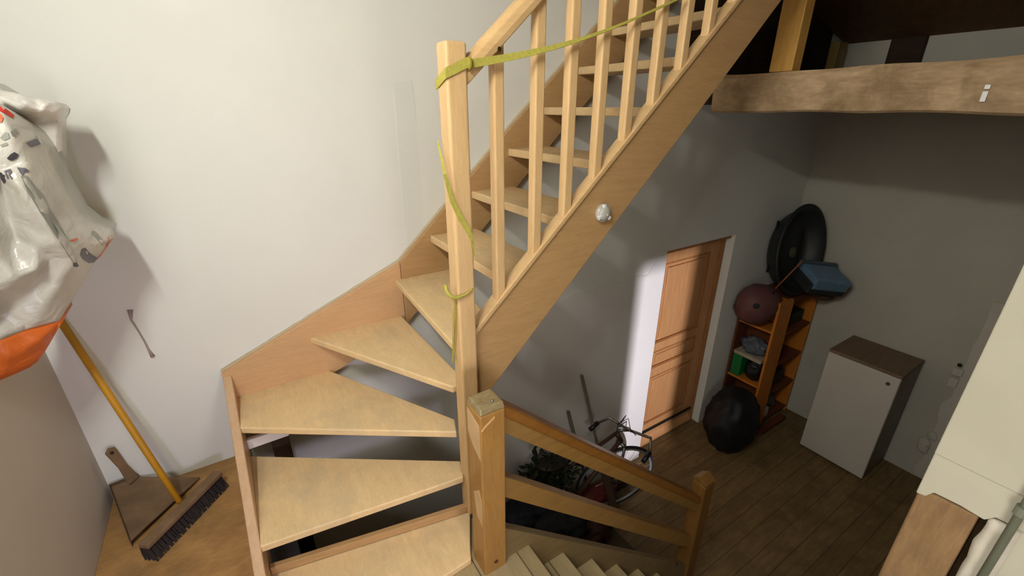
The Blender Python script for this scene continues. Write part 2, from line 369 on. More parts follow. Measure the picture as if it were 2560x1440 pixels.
# outer string and its cap
bm = bmesh.new()
prism(bm, [(.60, 1.25, 1.94), (.60, 1.25, 2.28), (2.9, 1.25, 4.40), (2.9, 1.25, 4.2), (1.713, 1.25, 3.026), (1.219, 1.25, 2.546)], (0, .042, 0)); obj('outer_string', bm, M_string, up, .004)
bm = bmesh.new()
prism(bm, [(.625, 1.243, 2.285), (.625, 1.243, 2.312), (2.9, 1.243, 4.424), (2.9, 1.243, 4.395)], (0, .056, 0)); obj('string_cap', bm, M_beech, up, .004)
NX = .595
bm = bmesh.new(); box(bm, (.566, 1.225, 1.462), (.632, 1.291, 3.228)); obj('newel_post', bm, M_beechv, up, .009, seg=4)
bx0 = [.751, .905, 1.042, 1.180, 1.32, 1.457, 1.594, 1.732, 1.87, 2.008, 2.146]
cap = lambda x: 2.312+(x-.625)*(4.424-2.312)/(2.9-.625)
rail = lambda x: 3.135+(x-.654)*.9
for x in bx0:
    bm = bmesh.new(); h = .0185
    vs = box(bm, (x-h, 1.270-h, 0), (x+h, 1.270+h, 1))
    for v in vs: v.co.z = (cap(v.co.x)-.004) if v.co.z < .5 else rail(v.co.x)+.004
    obj('baluster', bm, M_beechv, up, .005, seg=2)
bm = bmesh.new()
x0, x1 = .63, 2.6
prof = [(-.027, .0), (.027, .0), (.030, .022), (.026, .045), (.012, .058), (-.012, .058), (-.026, .045), (-.030, .022)]
a = [bm.verts.new((x0, 1.262+y, rail(x0)+z*1.2)) for y, z in prof]; b_ = [bm.verts.new((x1, 1.262+y, rail(x1)+z*1.2)) for y, z in prof]
bm.faces.new(a); bm.faces.new(b_[::-1])
for i in range(8): bm.faces.new((a[i], b_[i], b_[(i+1) % 8], a[(i+1) % 8]))
obj('handrail', bm, M_beech, up, .004)
bm = bmesh.new(); lathe(bm, [(.0075, 0), (.006, .003)], Matrix.Translation((.742, 1.2345, rail(.742)+.002)) @ Matrix.Rotation(math.pi/2, 4, 'X'), 12); obj('screw_head', bm, plain('screw', rgb(70, 50, 30), .4, .5, .6), up)
bm = bmesh.new(); box(bm, (-.165, 1.39, 1.465), (.566, 1.412, 1.50), Matrix.Translation((0, 0, 0)))
for v in bm.verts: v.co.y += -(v.co.x+.165)*.2
obj('back_kick', bm, M_string, up, .002)
set_base(up, (.2, 1.0, 1.43))

# ================================================================== LOWER STAIRCASE
lo = thing('lower_staircase', 'older pine staircase going down to the right with two square newel posts', 'staircase')
ZLD = 1.43
bm = bmesh.new(); prism(bm, [(-.165, -.68, ZLD-.05), (.72, -.68, ZLD-.05), (.72, 1.09, ZLD-.05), (.605, 1.09, ZLD-.05), (.605, 1.235, ZLD-.05), (-.165, 1.30, ZLD-.05)], (0, 0, .0495)); obj('landing', bm, M_oldtread, lo, .004)
for k in range(1, 8):
    x = .722+.185*(k-1); z = ZLD-.178*k
    bm = bmesh.new(); box(bm, (x-.03, .2, z-.032), (x+.185, 1.005, z)); obj('tread', bm, M_oldtread, lo, .005)
    bm = bmesh.new(); box(bm, (x-.022, .2, z), (x-.006, 1.005, z+.178-.033)); obj('riser', bm, M_oldpine, lo, .001)
M_ostring = wood('old_string', rgb(108, 90, 58), rgb(130, 108, 72), (1, 7, 7), .6, rot=(0, -.74, 0), dirt=rgb(120, 104, 76), dirt_amt=.5, knots=True)
sl = lambda x: 1.600-(x-.603)*.915
bm = bmesh.new(); prism(bm, [(.6, 1.003, sl(.6)), (2.0, 1.003, sl(2.0)), (2.0, 1.003, .0), (1.9, 1.003, .0), (.6, 1.003, 1.13)], (0, .04, 0)); obj('string', bm, M_ostring, lo, .004)
prism_pts = [(.6, .165, sl(.6)), (2.0, .165, sl(2.0)), (2.0, .165, .0), (1.9, .165, .0), (.6, .165, 1.13)]
bm = bmesh.new(); prism(bm, prism_pts, (0, .035, 0)); obj('string', bm, M_ostring, lo, .004)
bm = bmesh.new()
box(bm, (.508, .985, ZLD-.2), (.601, 1.076, 2.165))
nw = obj('newel_post', bm, M_oldpine, lo, .006, seg=3)
bm = bmesh.new()
a = .508; vs = box(bm, (.508, .985, 2.165), (.601, 1.076, 2.19))
for v in vs:
    if v.co.z > 2.18: v.co.x = .5575+(v.co.x-.5575)*.9; v.co.y = 1.0305+(v.co.y-1.0305)*.9
obj('post_cap', bm, wood('dusty_cap', rgb(118, 98, 62), rgb(156, 142, 108), (5, 5, 5), .35), nw, .004)
bm = bmesh.new(); lathe(bm, [(.005, 0), (.004, .004), (.001, .006)], Matrix.Translation((.566, 1.008, 2.19)), 10); obj('nail_head', bm, M_steel, nw, smooth=True)
bm = bmesh.new(); lathe(bm, [(.009, 0), (.008, .002)], Matrix.Translation((.556, .985, 1.475)) @ Matrix.Rotation(math.pi/2, 4, 'X'), 12); obj('knot', bm, plain('knot', rgb(84, 48, 20), .6), nw)
bm = bmesh.new(); prism(bm, [(.508, 1.073, 2.15), (.508, .992, 2.125), (.508, .989, 1.985), (.508, 1.040, 2.015), (.508, 1.074, 2.055)], (-.0012, 0, 0)); obj('pale_patch', bm, M_pale, nw)  # paler patch set on the left face of the post
bm = bmesh.new(); prism(bm, [(.508, 1.05, 1.80), (.508, 1.01, 1.84), (.508, .992, 1.79), (.508, .995, 1.68), (.508, 1.03, 1.70)], (-.0012, 0, 0)); obj('pale_patch', bm, M_pale, nw)
bm = bmesh.new(); prism(bm, [(.512, .985, 2.112), (.524, .985, 2.125), (.560, .985, 2.148), (.562, .985, 2.142), (.526, .985, 2.117), (.512, .985, 2.104)], (0, -.001, 0)); obj('chipped_line', bm, plain('pale_wood2', rgb(214, 176, 124), .7), nw)
bm = bmesh.new(); box(bm, (1.945, .985, 0), (2.035, 1.075, 1.035)); n2 = obj('newel_post', bm, M_oldpineshade, lo, .006, seg=3)
bm = bmesh.new(); prism(bm, [(1.945, .985, 1.035), (1.945, 1.075, 1.035), (1.945, 1.075, 1.05), (1.945, 1.03, 1.085), (1.945, .985, 1.05)], (.09, 0, 0)); obj('post_cap', bm, M_oldpineshade, n2, .004)
def sloped(name, x0, z0, x1, z1, h, y0, y1, mat, bev=.006):
    bm = bmesh.new(); prism(bm, [(x0, y0, z0), (x1, y0, z1), (x1, y0, z1-h), (x0, y0, z0-h)], (0, y1-y0, 0)); return obj(name, bm, mat, lo, bev, seg=3)
sloped('handrail', .6, 2.172, 1.95, .948, .052, .995, 1.068, wood('handrail_dark', rgb(118, 76, 28), rgb(140, 94, 40), (1, 7, 7), .35, rot=(0, -.74, 0)), .012)
sloped('handrail_fillet', .6, 2.122, 1.95, .898, .072, 1.008, 1.055, M_oldpinex, .003)
sloped('mid_rail', .6, 1.858, 1.95, .62, .10, 1.005, 1.055, M_oldpinex, .004)
set_base(lo, (.2, .6, 1.43))

# ------------------------------------------------------------------ beam, post on it
XB = 2.6
be = thing('ceiling_beam', 'rough old timber beam crossing the room above the fridge', 'beam')
bm = bmesh.new(); NY = 60
ring = []
for k in range(NY+1):
    y = -.68+(1.80+.68)*k/NY; r = []
    for (x, z) in ((XB, 3.045), (XB, 3.10), (XB-.004, 3.16), (XB, 3.205), (XB+.01, 3.225), (XB+.15, 3.225), (XB+.15, 3.045), (XB+.015, 3.035)):
        ztop = 3.225 if y > 1.2 else 3.225-.0*(1.2-y)
        dz = .012*noise.noise(Vector((y*3, z*4, x))) ; dx = .008*noise.noise(Vector((y*4, z*9, 7)))
        r.append(bm.verts.new((x+dx, y, z+dz+(.012 if z > 3.2 else 0))))
    ring.append(r)
for a, b_ in zip(ring, ring[1:]):
    for i in range(8): bm.faces.new((a[i], b_[i], b_[(i+1) % 8], a[(i+1) % 8]))
bm.faces.new(ring[0]); bm.faces.new(ring[-1][::-1])
obj('timber', bm, M_beam, be, smooth=False)
bm = bmesh.new()
c = atX(2462, 236, XB-.008); u = (atX(2472, 210, XB-.008)-atX(2456, 252, XB-.008)).normalized(); s_ = u.cross(Vector((1, 0, 0))).normalized()
def plate(cc, wd, ht):
    pts = [cc+s_*wd+u*ht, cc-s_*wd+u*ht, cc-s_*wd-u*ht, cc+s_*wd-u*ht]; prism(bm, pts, (-.003, 0, 0))
plate(c-u*.008, .0085, .019); plate(c+u*.027, .0085, .008)
obj('nail_plate', bm, plain('glint_white', rgb(245, 245, 245), .3, .8, .0, .02), be, .001)  # reflected glint put into the near-white plate colour
set_base(be, (XB+.07, .5, 3.04))
pm = wood('post_pine', rgb(176, 132, 62), rgb(198, 152, 78), (7, 7, 1), .5)
bm = bmesh.new(); box(bm, (XB+.005, 1.365, 3.236), (XB+.09, 1.487, 3.615)); tag(obj('roof_post', bm, pm, bevel=.005), 'yellowish square post standing on the rough beam beside the stairs', 'post')

# dark post and white slab under the winders
tag(bx('support_post', (-.082, 1.88, 0), (-.01, 1.95, 1.681), M_darkwood, bevel=.004), 'dark timber post under the winder treads', 'post')
sb = thing('plaster_slab', 'broken white slab edge under the third winder tread', 'slab')
bm = bmesh.new(); prism(bm, [(-.167, 1.87, 1.682), (-.167, 1.87, 1.730), (.0, 1.87, 1.730), (.004, 1.87, 1.705), (-.01, 1.87, 1.684)], (0, .155, 0)); obj('slab', bm, plaster('white_slab', rgb(250, 244, 238), rgb(244, 236, 230), bs=.8), sb, .003)
bm = bmesh.new(); box(bm, (-.165, 1.885, 1.730), (-.0, 2.02, 1.7335)); obj('dust_layer', bm, plain('dust', rgb(150, 128, 92), .95, .1, 0, .3, 30), sb)
set_base(sb, (-.08, 1.95, 1.70))

# ------------------------------------------------------------------ tap light on the string
tl = thing('push_light', 'round silver push light stuck on the outer side of the beech staircase', 'light')
MT = Matrix.Translation((1.214, 1.25, 2.676)) @ Matrix.Rotation(math.pi/2, 4, 'X')
bm = bmesh.new(); lathe(bm, [(.033, 0), (.036, .004), (.036, .014), (.031, .019)], MT, 36); obj('body', bm, plain('silver_plastic', rgb(205, 205, 200), .3, .6, .3, .05), tl, smooth=False)
bm = bmesh.new(); lathe(bm, [(.029, .018), (.026, .024), (.016, .028), (.003, .030)], MT, 36); obj('lens', bm, plain('frosted_lens', rgb(190, 188, 180), .25, .6, 0, .08), tl, smooth=True)
for ang in (100, 205, 320):
    bm = bmesh.new(); A_ = math.radians(ang)
    box(bm, (.022, -.008, .012), (.037, .008, .025), MT @ Matrix.Rotation(A_, 4, 'Z')); obj('clip', bm, plain('white_clip', rgb(240, 242, 245), .3), tl, .003, seg=3)
bm = bmesh.new(); lathe(bm, [(.004, .029), (.003, .032)], MT @ Matrix.Translation((.004, -.004, 0)), 12); obj('led', bm, M_white, tl)
set_base(tl, (1.214, 1.25, 2.676))

# ------------------------------------------------------------------ yellow strap
st = thing('yellow_strap', 'yellow webbing strap tied round the pale newel post and stretched across the balusters', 'strap')
def band(z0, z1, wd, name='band'):
    # loop round the post, z falls from left to right front
    bm = bmesh.new(); e = .0035
    P = [(.566-e, 1.291+e), (.566-e, 1.225-e), (.632+e, 1.225-e), (.632+e, 1.291+e), (.566-e, 1.291+e)]
    Z = [z0[0], z0[1], z0[2], z0[3], z0[0]]
    for i in range(4):
        (xa, ya), (xb, yb) = P[i], P[i+1]
        d = Vector((xb-xa, yb-ya, 0)).normalized(); nrm = Vector((d.y, -d.x, 0))
        n_ = 5; pts = [(xa+(xb-xa)*t/n_, ya+(yb-ya)*t/n_, Z[i]+(Z[i+1]-Z[i])*t/n_) for t in range(n_+1)]
        strip(bm, pts, (0, 0, wd), nrm*.0022)
    return obj(name, bm, M_yellow, st)
band((3.120, 3.147, 3.178, 3.168), 0, .027)
bm = bmesh.new()
pts = []; N_ = 40; tw = []
pa = Vector((.634, 1.222, 3.172)); pb = Vector((1.53, 1.240, 3.432))
for k in range(N_+1):
    t = k/N_; p = pa.lerp(pb, t); p.z -= .035*math.sin(math.pi*t)*(1-.3*t); pts.append(p)
    ang = min(1, t*1.5)*1.15
    tw.append(Vector((0, math.sin(ang), math.cos(ang)))*(.023-.009*min(1, t*2)))
ths = [Vector((0, -math.cos(min(1, k/N_*1.5)*1.15), math.sin(min(1, k/N_*1.5)*1.15)))*.0022 for k in range(N_+1)]
strip(bm, pts, tw, ths); obj('stretched_webbing', bm, M_yellow, st)
bm = bmesh.new(); bmesh.ops.create_icosphere(bm, subdivisions=2, radius=.012, matrix=Matrix.Translation((.636, 1.219, 3.173)) @ Matrix.Diagonal((.7, .7, 1.4, 1)))
for v in bm.verts: v.co += v.co.normalized()*noise.noise(v.co*200)*.003
obj('knot', bm, plain('knot_yellow', rgb(150, 140, 50), .8), st, smooth=True)
bm = bmesh.new()   # slack webbing crossing the front of the post from upper left to lower right
f0, f1 = atY(1100, 345, 1.222), atY(1188, 625, 1.218)
mid = [atY(1093, 350, 1.285), atY(1101, 385, 1.25), atY(1112, 435, 1.219), atY(1130, 500, 1.2185), atY(1152, 545, 1.2185), atY(1170, 575, 1.2185), atY(1181, 598, 1.2185), atY(1186, 640, 1.225)]
strip(bm, mid, [Vector((a_, 0, b_)) for a_, b_ in ((.003, .002), (.006, .003), (.010, .005), (.014, .008), (.016, .010), (.014, .010), (.009, .006), (.003, .002))], (0, .0022, 0))
obj('slack_webbing', bm, M_yellow, st)
bm = bmesh.new()
loop = [atY(1114, 712, 1.235), atY(1117, 728, 1.226), atY(1128, 741, 1.2195), atY(1137, 745, 1.218), atY(1152, 741, 1.219), atY(1165, 736, 1.219), atY(1176, 728, 1.219), atY(1186, 716, 1.232)]
tube(bm, loop, [.006, .0065, .006, .0075, .005, .0035, .004, .003], 8, flat=.6); obj('twisted_loop', bm, M_yellow, st, smooth=True)
bm = bmesh.new()
tail = [atX(1137, 748, .560), atX(1135, 780, .557), atX(1134, 820, .558), atX(1133, 860, .558), atX(1132, 905, .560)]
strip(bm, tail, (0, .010, 0), (.0022, 0, 0)); tube(bm, [atX(1139, 748, .562), atX(1140, 820, .562), atX(1137, 880, .562), atX(1141, 905, .563)], .0017, 6)
obj('hanging_tail', bm, M_yellow, st)
set_base(st, (.6, 1.26, 3.15))

# ------------------------------------------------------------------ plastic sack hanging in the corner
bag = thing('plastic_sack', 'white plastic sack with orange base and dark print hanging in the left corner', 'bag')
def plastic(name, c, rough=.3, tr=.25):
    m, n, l, b = newmat(name, rough, .6); v, raw = coords(n, l)
    l.new(ramp(n, l, nz(n, l, raw, 6, 5, .6, 1), [(.35, tuple(x*.8 for x in c[:3])+(1,)), (.65, c)]), b.inputs['Base Color'])
    bump(n, l, b, nz(n, l, raw, 14, 4, .5, 1.2), .5, .012); return m
M_sack = plastic('sack_white', rgb(206, 202, 190)); M_liner = plastic('sack_liner', rgb(226, 220, 212), .25); M_orange = plastic('sack_orange', rgb(214, 104, 36), .45)
def relief(outline, inner, name, mat, thick, parent=bag, amp=.006, seed=0, sub=3):
    """creased film: outline and inner points (px, py, Y) triangulated, with a back face so it has real thickness"""
    from mathutils.geometry import delaunay_2d_cdt
    P = [atY(*q) for q in outline+inner]; co2 = [Vector((q[0], q[1])) for q in outline+inner]; no = len(outline)
    res = delaunay_2d_cdt(co2, [(i, (i+1) % no) for i in range(no)], [list(range(no))], 1, 1e-4)
    vs2, _, faces, ov = res[0], res[1], res[2], res[3]
    bm = bmesh.new(); vv = []
    for i, v in enumerate(vs2):
        src = ov[i][0] if ov[i] else None; vv.append(bm.verts.new(P[src]))
    for f in faces:
        try: bm.faces.new([vv[i] for i in f])
        except ValueError: pass
    bmesh.ops.subdivide_edges(bm, edges=bm.edges[:], cuts=sub, use_grid_fill=True)
    bmesh.ops.triangulate(bm, faces=bm.faces[:])
    for v in bm.verts:
        if not v.is_boundary: v.co.y += amp*noise.noise(v.co*14+Vector((seed, 0, 0)))+amp*.5*noise.noise(v.co*40)
    r = bmesh.ops.extrude_face_region(bm, geom=bm.faces[:])
    nv = [g for g in r['geom'] if isinstance(g, bmesh.types.BMVert)]; cc = sum((v.co for v in nv), Vector())/len(nv)
    for v in nv: v.co = cc+(v.co-cc)*.86; v.co.y += thick
    o = obj(name, bm, mat, parent, smooth=True)
    return o
body = relief([(-60, 226, 1.62), (0, 262, 1.62), (35, 285, 1.64), (62, 303, 1.66), (100, 352, 1.68), (128, 425, 1.69), (160, 490, 1.70), (190, 540, 1.72), (235, 575, 1.74), (285, 596, 1.77), (262, 632, 1.77), (236, 655, 1.76), (212, 700, 1.74), (190, 738, 1.73), (168, 770, 1.72), (148, 803, 1.71), (60, 826, 1.66), (0, 850, 1.62), (-60, 870, 1.60), (-70, 500, 1.58)],
       [(0, 425, 1.60), (30, 440, 1.585), (60, 480, 1.58), (100, 530, 1.59), (140, 600, 1.61), (182, 658, 1.65), (0, 470, 1.63), (20, 540, 1.655), (42, 602, 1.66), (30, 625, 1.64), (0, 645, 1.60), (60, 560, 1.62), (90, 620, 1.62), (120, 650, 1.64), (90, 672, 1.61), (40, 690, 1.60), (0, 720, 1.60), (100, 700, 1.67), (60, 740, 1.66), (0, 780, 1.66), (150, 700, 1.66), (110, 760, 1.66), (90, 800, 1.66), (210, 600, 1.70), (150, 560, 1.66), (110, 480, 1.63), (70, 400, 1.62), (30, 340, 1.60), (215, 640, 1.71), (230, 610, 1.72)],
       'sack_body', M_sack, .22)
relief([(-60, 190, 1.78), (0, 225, 1.78), (40, 232, 1.78), (90, 244, 1.78), (140, 254, 1.79), (156, 268, 1.80), (152, 284, 1.80), (143, 300, 1.81), (142, 350, 1.82), (146, 415, 1.83), (120, 430, 1.83), (60, 400, 1.83), (0, 380, 1.82), (-60, 360, 1.82)],
       [(0, 245, 1.74), (50, 266, 1.73), (100, 276, 1.74), (135, 280, 1.76), (60, 256, 1.72), (110, 262, 1.735), (50, 300, 1.81), (100, 310, 1.82), (110, 360, 1.82)], 'sack_liner', M_liner, .14, seed=4, amp=.004)
relief([(-60, 872, 1.605), (0, 851, 1.62), (60, 827, 1.66), (148, 804, 1.71), (152, 812, 1.71), (133, 840, 1.71), (115, 875, 1.70), (95, 903, 1.69), (75, 918, 1.68), (40, 934, 1.66), (0, 951, 1.64), (-60, 975, 1.62)],
       [(60, 870, 1.64), (100, 850, 1.66), (20, 890, 1.62)], 'sack_base', M_orange, .2, seed=9, amp=.003)
def flatpatch(pts, mat, name, Y):
    bm = bmesh.new(); q = [atY(a, b, Y(a, b) if callable(Y) else Y) for a, b in pts]; prism(bm, q, (0, .002, 0)); return obj(name, bm, mat, bag)
# printed marks follow the film: find its surface by casting onto the mesh
from mathutils.bvhtree import BVHTree
def bvh_of(o):
    me = o.data; return BVHTree.FromPolygons([v.co.copy() for v in me.vertices], [tuple(p.vertices) for p in me.polygons])
bt = bvh_of(body)
def on_sack(px, py):
    d = ray(px, py).normalized(); h = bt.ray_cast(Vector((0, 0, CZ)), d)
    return (h[0]-d*.003) if h[0] else bt.find_nearest(atY(px, py, 1.76))[0]-d*.003
def print_patch(pts, mat, name='print'):
    n = len(pts); cx = sum(p[0] for p in pts)/n; cy = sum(p[1] for p in pts)/n
    bm = bmesh.new(); c0 = bm.verts.new(on_sack(cx, cy)); vs = []
    for i in range(n):
        a, b = pts[i], pts[(i+1) % n]
        for t in (0, .33, .66): vs.append(bm.verts.new(on_sack(a[0]+(b[0]-a[0])*t, a[1]+(b[1]-a[1])*t)))
    for i in range(len(vs)): bm.faces.new((c0, vs[i], vs[(i+1) % len(vs)]))
    return obj(name, bm, mat, bag)
M_ink = plain('grey_ink', rgb(112, 108, 116), .4); M_inkd = plain('dark_ink', rgb(72, 70, 78), .4); M_inkp = plain('pale_ink', rgb(158, 160, 150), .4)
M_inkr = plain('red_ink', rgb(206, 62, 48), .4); M_inko = plain('orange_ink', rgb(236, 110, 66), .4)
print_patch([(-10, 262), (2, 262), (36, 288), (32, 296), (-10, 272)], M_inkr)
print_patch([(-20, 280), (0, 284), (8, 294), (4, 306), (-20, 310)], M_inko)
print_patch([(281, 588), (286, 597), (264, 633), (251, 652), (249, 644), (267, 612), (271, 592)], M_inko)
print_patch([(66, 358), (92, 346), (103, 360), (78, 369)], M_ink)
print_patch([(42, 418), (64, 420), (74, 428), (60, 432), (56, 440), (50, 432)], M_ink)
print_patch([(17, 396), (26, 386), (36, 380), (46, 386), (42, 396), (30, 402), (22, 400)], M_inkd)
for a in ([(0, 345), (12, 330), (20, 332), (24, 345), (10, 352)], [(26, 330), (40, 322), (46, 334), (32, 342)], [(0, 362), (16, 356), (20, 362), (4, 368)]): print_patch(a, M_inkp)
# letter R and a broken K
for a in ([(10, 428), (14, 426), (22, 446), (18, 448)], [(14, 426), (26, 422), (30, 430), (24, 437), (20, 436), (25, 430), (24, 427), (16, 430)], [(21, 438), (24, 437), (32, 446), (28, 448)]): print_patch(a, M_ink)
for a in ([(-2, 430), (4, 432), (14, 452), (10, 460), (2, 448)], [(4, 440), (10, 436), (12, 440), (6, 446)]): print_patch(a, M_inkd)
print_patch([(52, 440), (66, 438), (86, 462), (112, 490), (124, 520), (160, 580), (188, 640), (196, 664), (182, 656), (140, 590), (100, 530), (70, 480)], M_inkp)
print_patch([(206, 622), (214, 620), (222, 630), (236, 640), (246, 646), (240, 656), (222, 658), (208, 648), (202, 636)], M_ink)
print_patch([(182, 658), (190, 656), (198, 664), (192, 668), (184, 666)], M_inkd)
print_patch([(176, 600), (186, 598), (194, 594), (194, 598), (184, 604), (178, 604)], M_inko)
print_patch([(232, 576), (240, 580), (262, 606), (256, 614), (240, 596), (230, 586)], M_inkp)
print_patch([(3, 862), (8, 860), (22, 935), (17, 940)], M_liner)
bm = bmesh.new(); tube(bm, [(XL+.0, 1.78, 3.62), (XL+.03, 1.78, 3.60), (XL+.05, 1.78, 3.56), (XL+.06, 1.78, 3.14)], .004, 8); obj('cord', bm, M_white, bag)
set_base(bag, (-.55, 1.75, 2.4))

# ------------------------------------------------------------------ broom and dustpan
br = thing('broom', 'broom with a worn yellow wooden handle and black bristles leaning in the left corner', 'broom')
h0 = atZ(450, 1256, 1.60); h1 = atY(140, 785, 2.045)
bm = bmesh.new(); d = (h1-h0); tube(bm, [h0-d*.0, h0+d*.3, h0+d*.6, h1+d*.02], [.0105, .012, .012, .012], 14); obj('handle', bm, M_handle, br, smooth=True)
c0 = atZ(352, 1366, 1.60); c1 = atZ(541, 1180, 1.60); ax = (c1-c0).normalized(); sd = Vector((ax.y, -ax.x, 0))
L_ = (c1-c0).length
MB_ = Matrix(((ax.x, sd.x, 0, c0.x), (ax.y, sd.y, 0, c0.y), (0, 0, 1, 0), (0, 0, 0, 1)))
bm = bmesh.new(); box(bm, (0, -.012, 1.588), (L_, .030, 1.608), MB_); obj('head', bm, M_dust, br, .004)
bm = bmesh.new()
nb = 64
for k in range(nb):
    for j in range(4):
        x = .004+(L_-.008)*k/(nb-1)+random.uniform(-.002, .002); y = -.008+j*.008; dx = random.uniform(-.005, .005)
        sp = (.0, .004, .010, .016)[j]
        tube(bm, [(x, y, 1.59), (x+dx*.5, y+sp*.6, 1.56), (x+dx, y+sp*1.5+.004, 1.530)], [.0035, .0036, .0028], 5)
for v in bm.verts: v.co = MB_ @ v.co
obj('bristles', bm, M_bristle, br)
set_base(br, tuple((c0+c1)/2-Vector((0, 0, .07))))
dp = thing('dustpan', 'dusty brown tin dustpan with a hanging hole lying behind the broom', 'dustpan')
A_ = atZ(262, 1222, 1.60); B_ = atZ(326, 1352, 1.56); C_ = atZ(500, 1192, 1.545); D_ = atZ(350, 1178, 1.60)
A_.x = max(A_.x, XL+.012); D_.y = min(D_.y, 2.055); A_.y = min(A_.y, 2.05); C_.y = min(C_.y, 2.05)
bm = bmesh.new()
up_ = Vector((0, 0, 1))
q = [A_, B_, C_, D_]
vt = [bm.verts.new(p) for p in q]; vb = [bm.verts.new(Vector((p.x, p.y, p.z-.006))) for p in q]
bm.faces.new(vt); bm.faces.new(vb[::-1])
for i in range(4): bm.faces.new((vt[i], vb[i], vb[(i+1) % 4], vt[(i+1) % 4]))
obj('pan', bm, M_dust, dp, .002)
bm = bmesh.new()
for a, b in ((A_, B_), (D_, A_)):
    off = (b-a).normalized().cross(up_)*.003
    prism(bm, [Vector((a.x, a.y, ZL+.001)), Vector((b.x, b.y, ZL+.001)), b+up_*.012, a+up_*.014], off)
obj('rim', bm, plain('rim_tin', rgb(96, 76, 54), .8), dp)
bm = bmesh.new()
ha = atZ(335, 1190, 1.60); hb = Vector((XL+.055, 2.045, 1.775)); ha.y = min(ha.y, 2.04)
dd = (hb-ha).normalized(); sx_ = dd.cross(Vector((.6, -.7, .2))).normalized()
prism(bm, [ha+sx_*.022, ha-sx_*.022, ha.lerp(hb, .5)-sx_*.014, hb-sx_*.019, hb+dd*.012, hb+sx_*.019, ha.lerp(hb, .5)+sx_*.014], sx_.cross(dd)*.01)
hd = obj('handle', bm, M_dust, dp, .004)
bm = bmesh.new(); bmesh.ops.create_icosphere(bm, subdivisions=2, radius=.008, matrix=Matrix.Translation(hb-dd*.01+Vector((.004, -.008, 0))) @ Matrix.Diagonal((1, .6, 1, 1))); obj('hanging_hole', bm, M_black, hd, smooth=True)
set_base(dp, (A_.x, A_.y-.1, ZL))

# ------------------------------------------------------------------ fridge
fr = thing('fridge', 'small white undercounter fridge with a brown dusty top by the right wall', 'fridge')
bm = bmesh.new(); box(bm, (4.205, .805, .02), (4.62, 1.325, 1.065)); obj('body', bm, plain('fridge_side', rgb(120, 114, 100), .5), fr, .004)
bm = bmesh.new(); box(bm, (4.165, .805, .03), (4.20, 1.325, 1.062)); fd = obj('door', bm, M_white, fr, .006)
bm = bmesh.new(); box(bm, (4.168, .803, 1.068), (4.635, 1.327, 1.092)); obj('top', bm, wood('fridge_top', rgb(112, 92, 70), rgb(128, 106, 82), (1, 5, 5), .7), fr, .004)
bm = bmesh.new(); lathe(bm, [(.015, 0), (.015, .003), (.01, .004)], Matrix.Translation((4.165, .873, .99)) @ Matrix.Rotation(-math.pi/2, 4, 'Y'), 20); box(bm, (4.155, .87, .984), (4.162, .876, .996)); obj('lock', bm, plain('lock_grey', rgb(84, 80, 70), .4), fd)
bm = bmesh.new(); box(bm, (4.22, .82, 0), (4.6, 1.31, .022)); obj('base', bm, M_black, fr)
set_base(fr, (4.4, 1.06, 0))

# ------------------------------------------------------------------ corner shelves and what stands on them
M_orangewood = wood('orange_pine', rgb(176, 104, 34), rgb(196, 122, 46), (7, 7, 1), .5); M_redwood = wood('red_brown_wood', rgb(86, 44, 24), rgb(108, 58, 32), (1, 6, 6), .6)
def unit(name, label, x0, x1, y0, y1, h, shelves, sidemat, shelfmat, t=.022):
    u = thing(name, label, 'bookcase')
    for x in (x0, x1-t): bx('side_panel', (x, y0, 0), (x+t, y1, h), sidemat, u, .002)
    for z in shelves: bx('shelf', (x0+t, y0+.004, z), (x1-t, y1-.006, z+.02), shelfmat, u, .002)
    bx('back_panel', (x0+t, y1-.006, 0), (x1-t, y1, h), M_redwood, u, 0)
    set_base(u, ((x0+x1)/2, (y0+y1)/2, 0)); return u
unit('bookcase', 'orange pine bookcase with dark shelves and clutter in the far corner', 4.12, 4.63, 1.69, 2.04, 1.42, (.05, .38, .72, 1.06, 1.40), M_orangewood, M_redwood)
u2_ = thing('bookcase', 'lower orange bookcase open towards the door with papers and a green box inside', 'bookcase')
bx('side_panel', (3.90, 1.69, 0), (4.118, 1.712, 1.45), M_orangewood, u2_)
bx('side_panel', (3.90, 2.02, 0), (4.118, 2.042, 1.16), M_redwood, u2_)
bx('back_panel', (4.10, 1.712, 0), (4.118, 2.02, 1.16), M_redwood, u2_, 0)
for z in (.04, .54, 1.14): bx('shelf', (3.90, 1.712, z), (4.10, 2.02, z+.02), M_orangewood, u2_)
set_base(u2_, (4.0, 1.87, 0))
# on the lower unit
bm = bmesh.new()
lathe(bm, [(.02, -.165), (.13, -.16), (.20, -.11), (.235, 0), (.225, .08), (.175, .15), (.085, .19), (.01, .195)], Matrix.Translation((3.882, 1.885, 1.372)) @ Matrix.Rotation(.35, 4, 'X') @ Matrix.Rotation(.2, 4, 'Y'), 40, 1, .74)
ball = thing('perforated_basket', 'round dark maroon basket with holes on top of the lower bookcase', 'basket')
o = obj('basket', bm, plain('maroon_plastic', rgb(104, 68, 66), .6, .3), ball, smooth=True)
tb = bvh_of(o)
for px, py, r in ((1891, 765, .028), (1845, 723, .018), (1838, 764, .014), (1934, 732, .017), (1930, 790, .012), (1868, 700, .012)):
    d = ray(px, py).normalized(); h = tb.ray_cast(Vector((0, 0, CZ)), d)
    if h[0]:
        bm = bmesh.new(); Mh = Matrix.Translation(h[0]) @ h[1].to_track_quat('Z', 'Y').to_matrix().to_4x4(); lathe(bm, [(r, -.004), (r, .002), (r*.8, .003)], Mh, 18); obj('hole', bm, M_black, ball)
set_base(ball, (3.90, 1.86, 1.165))
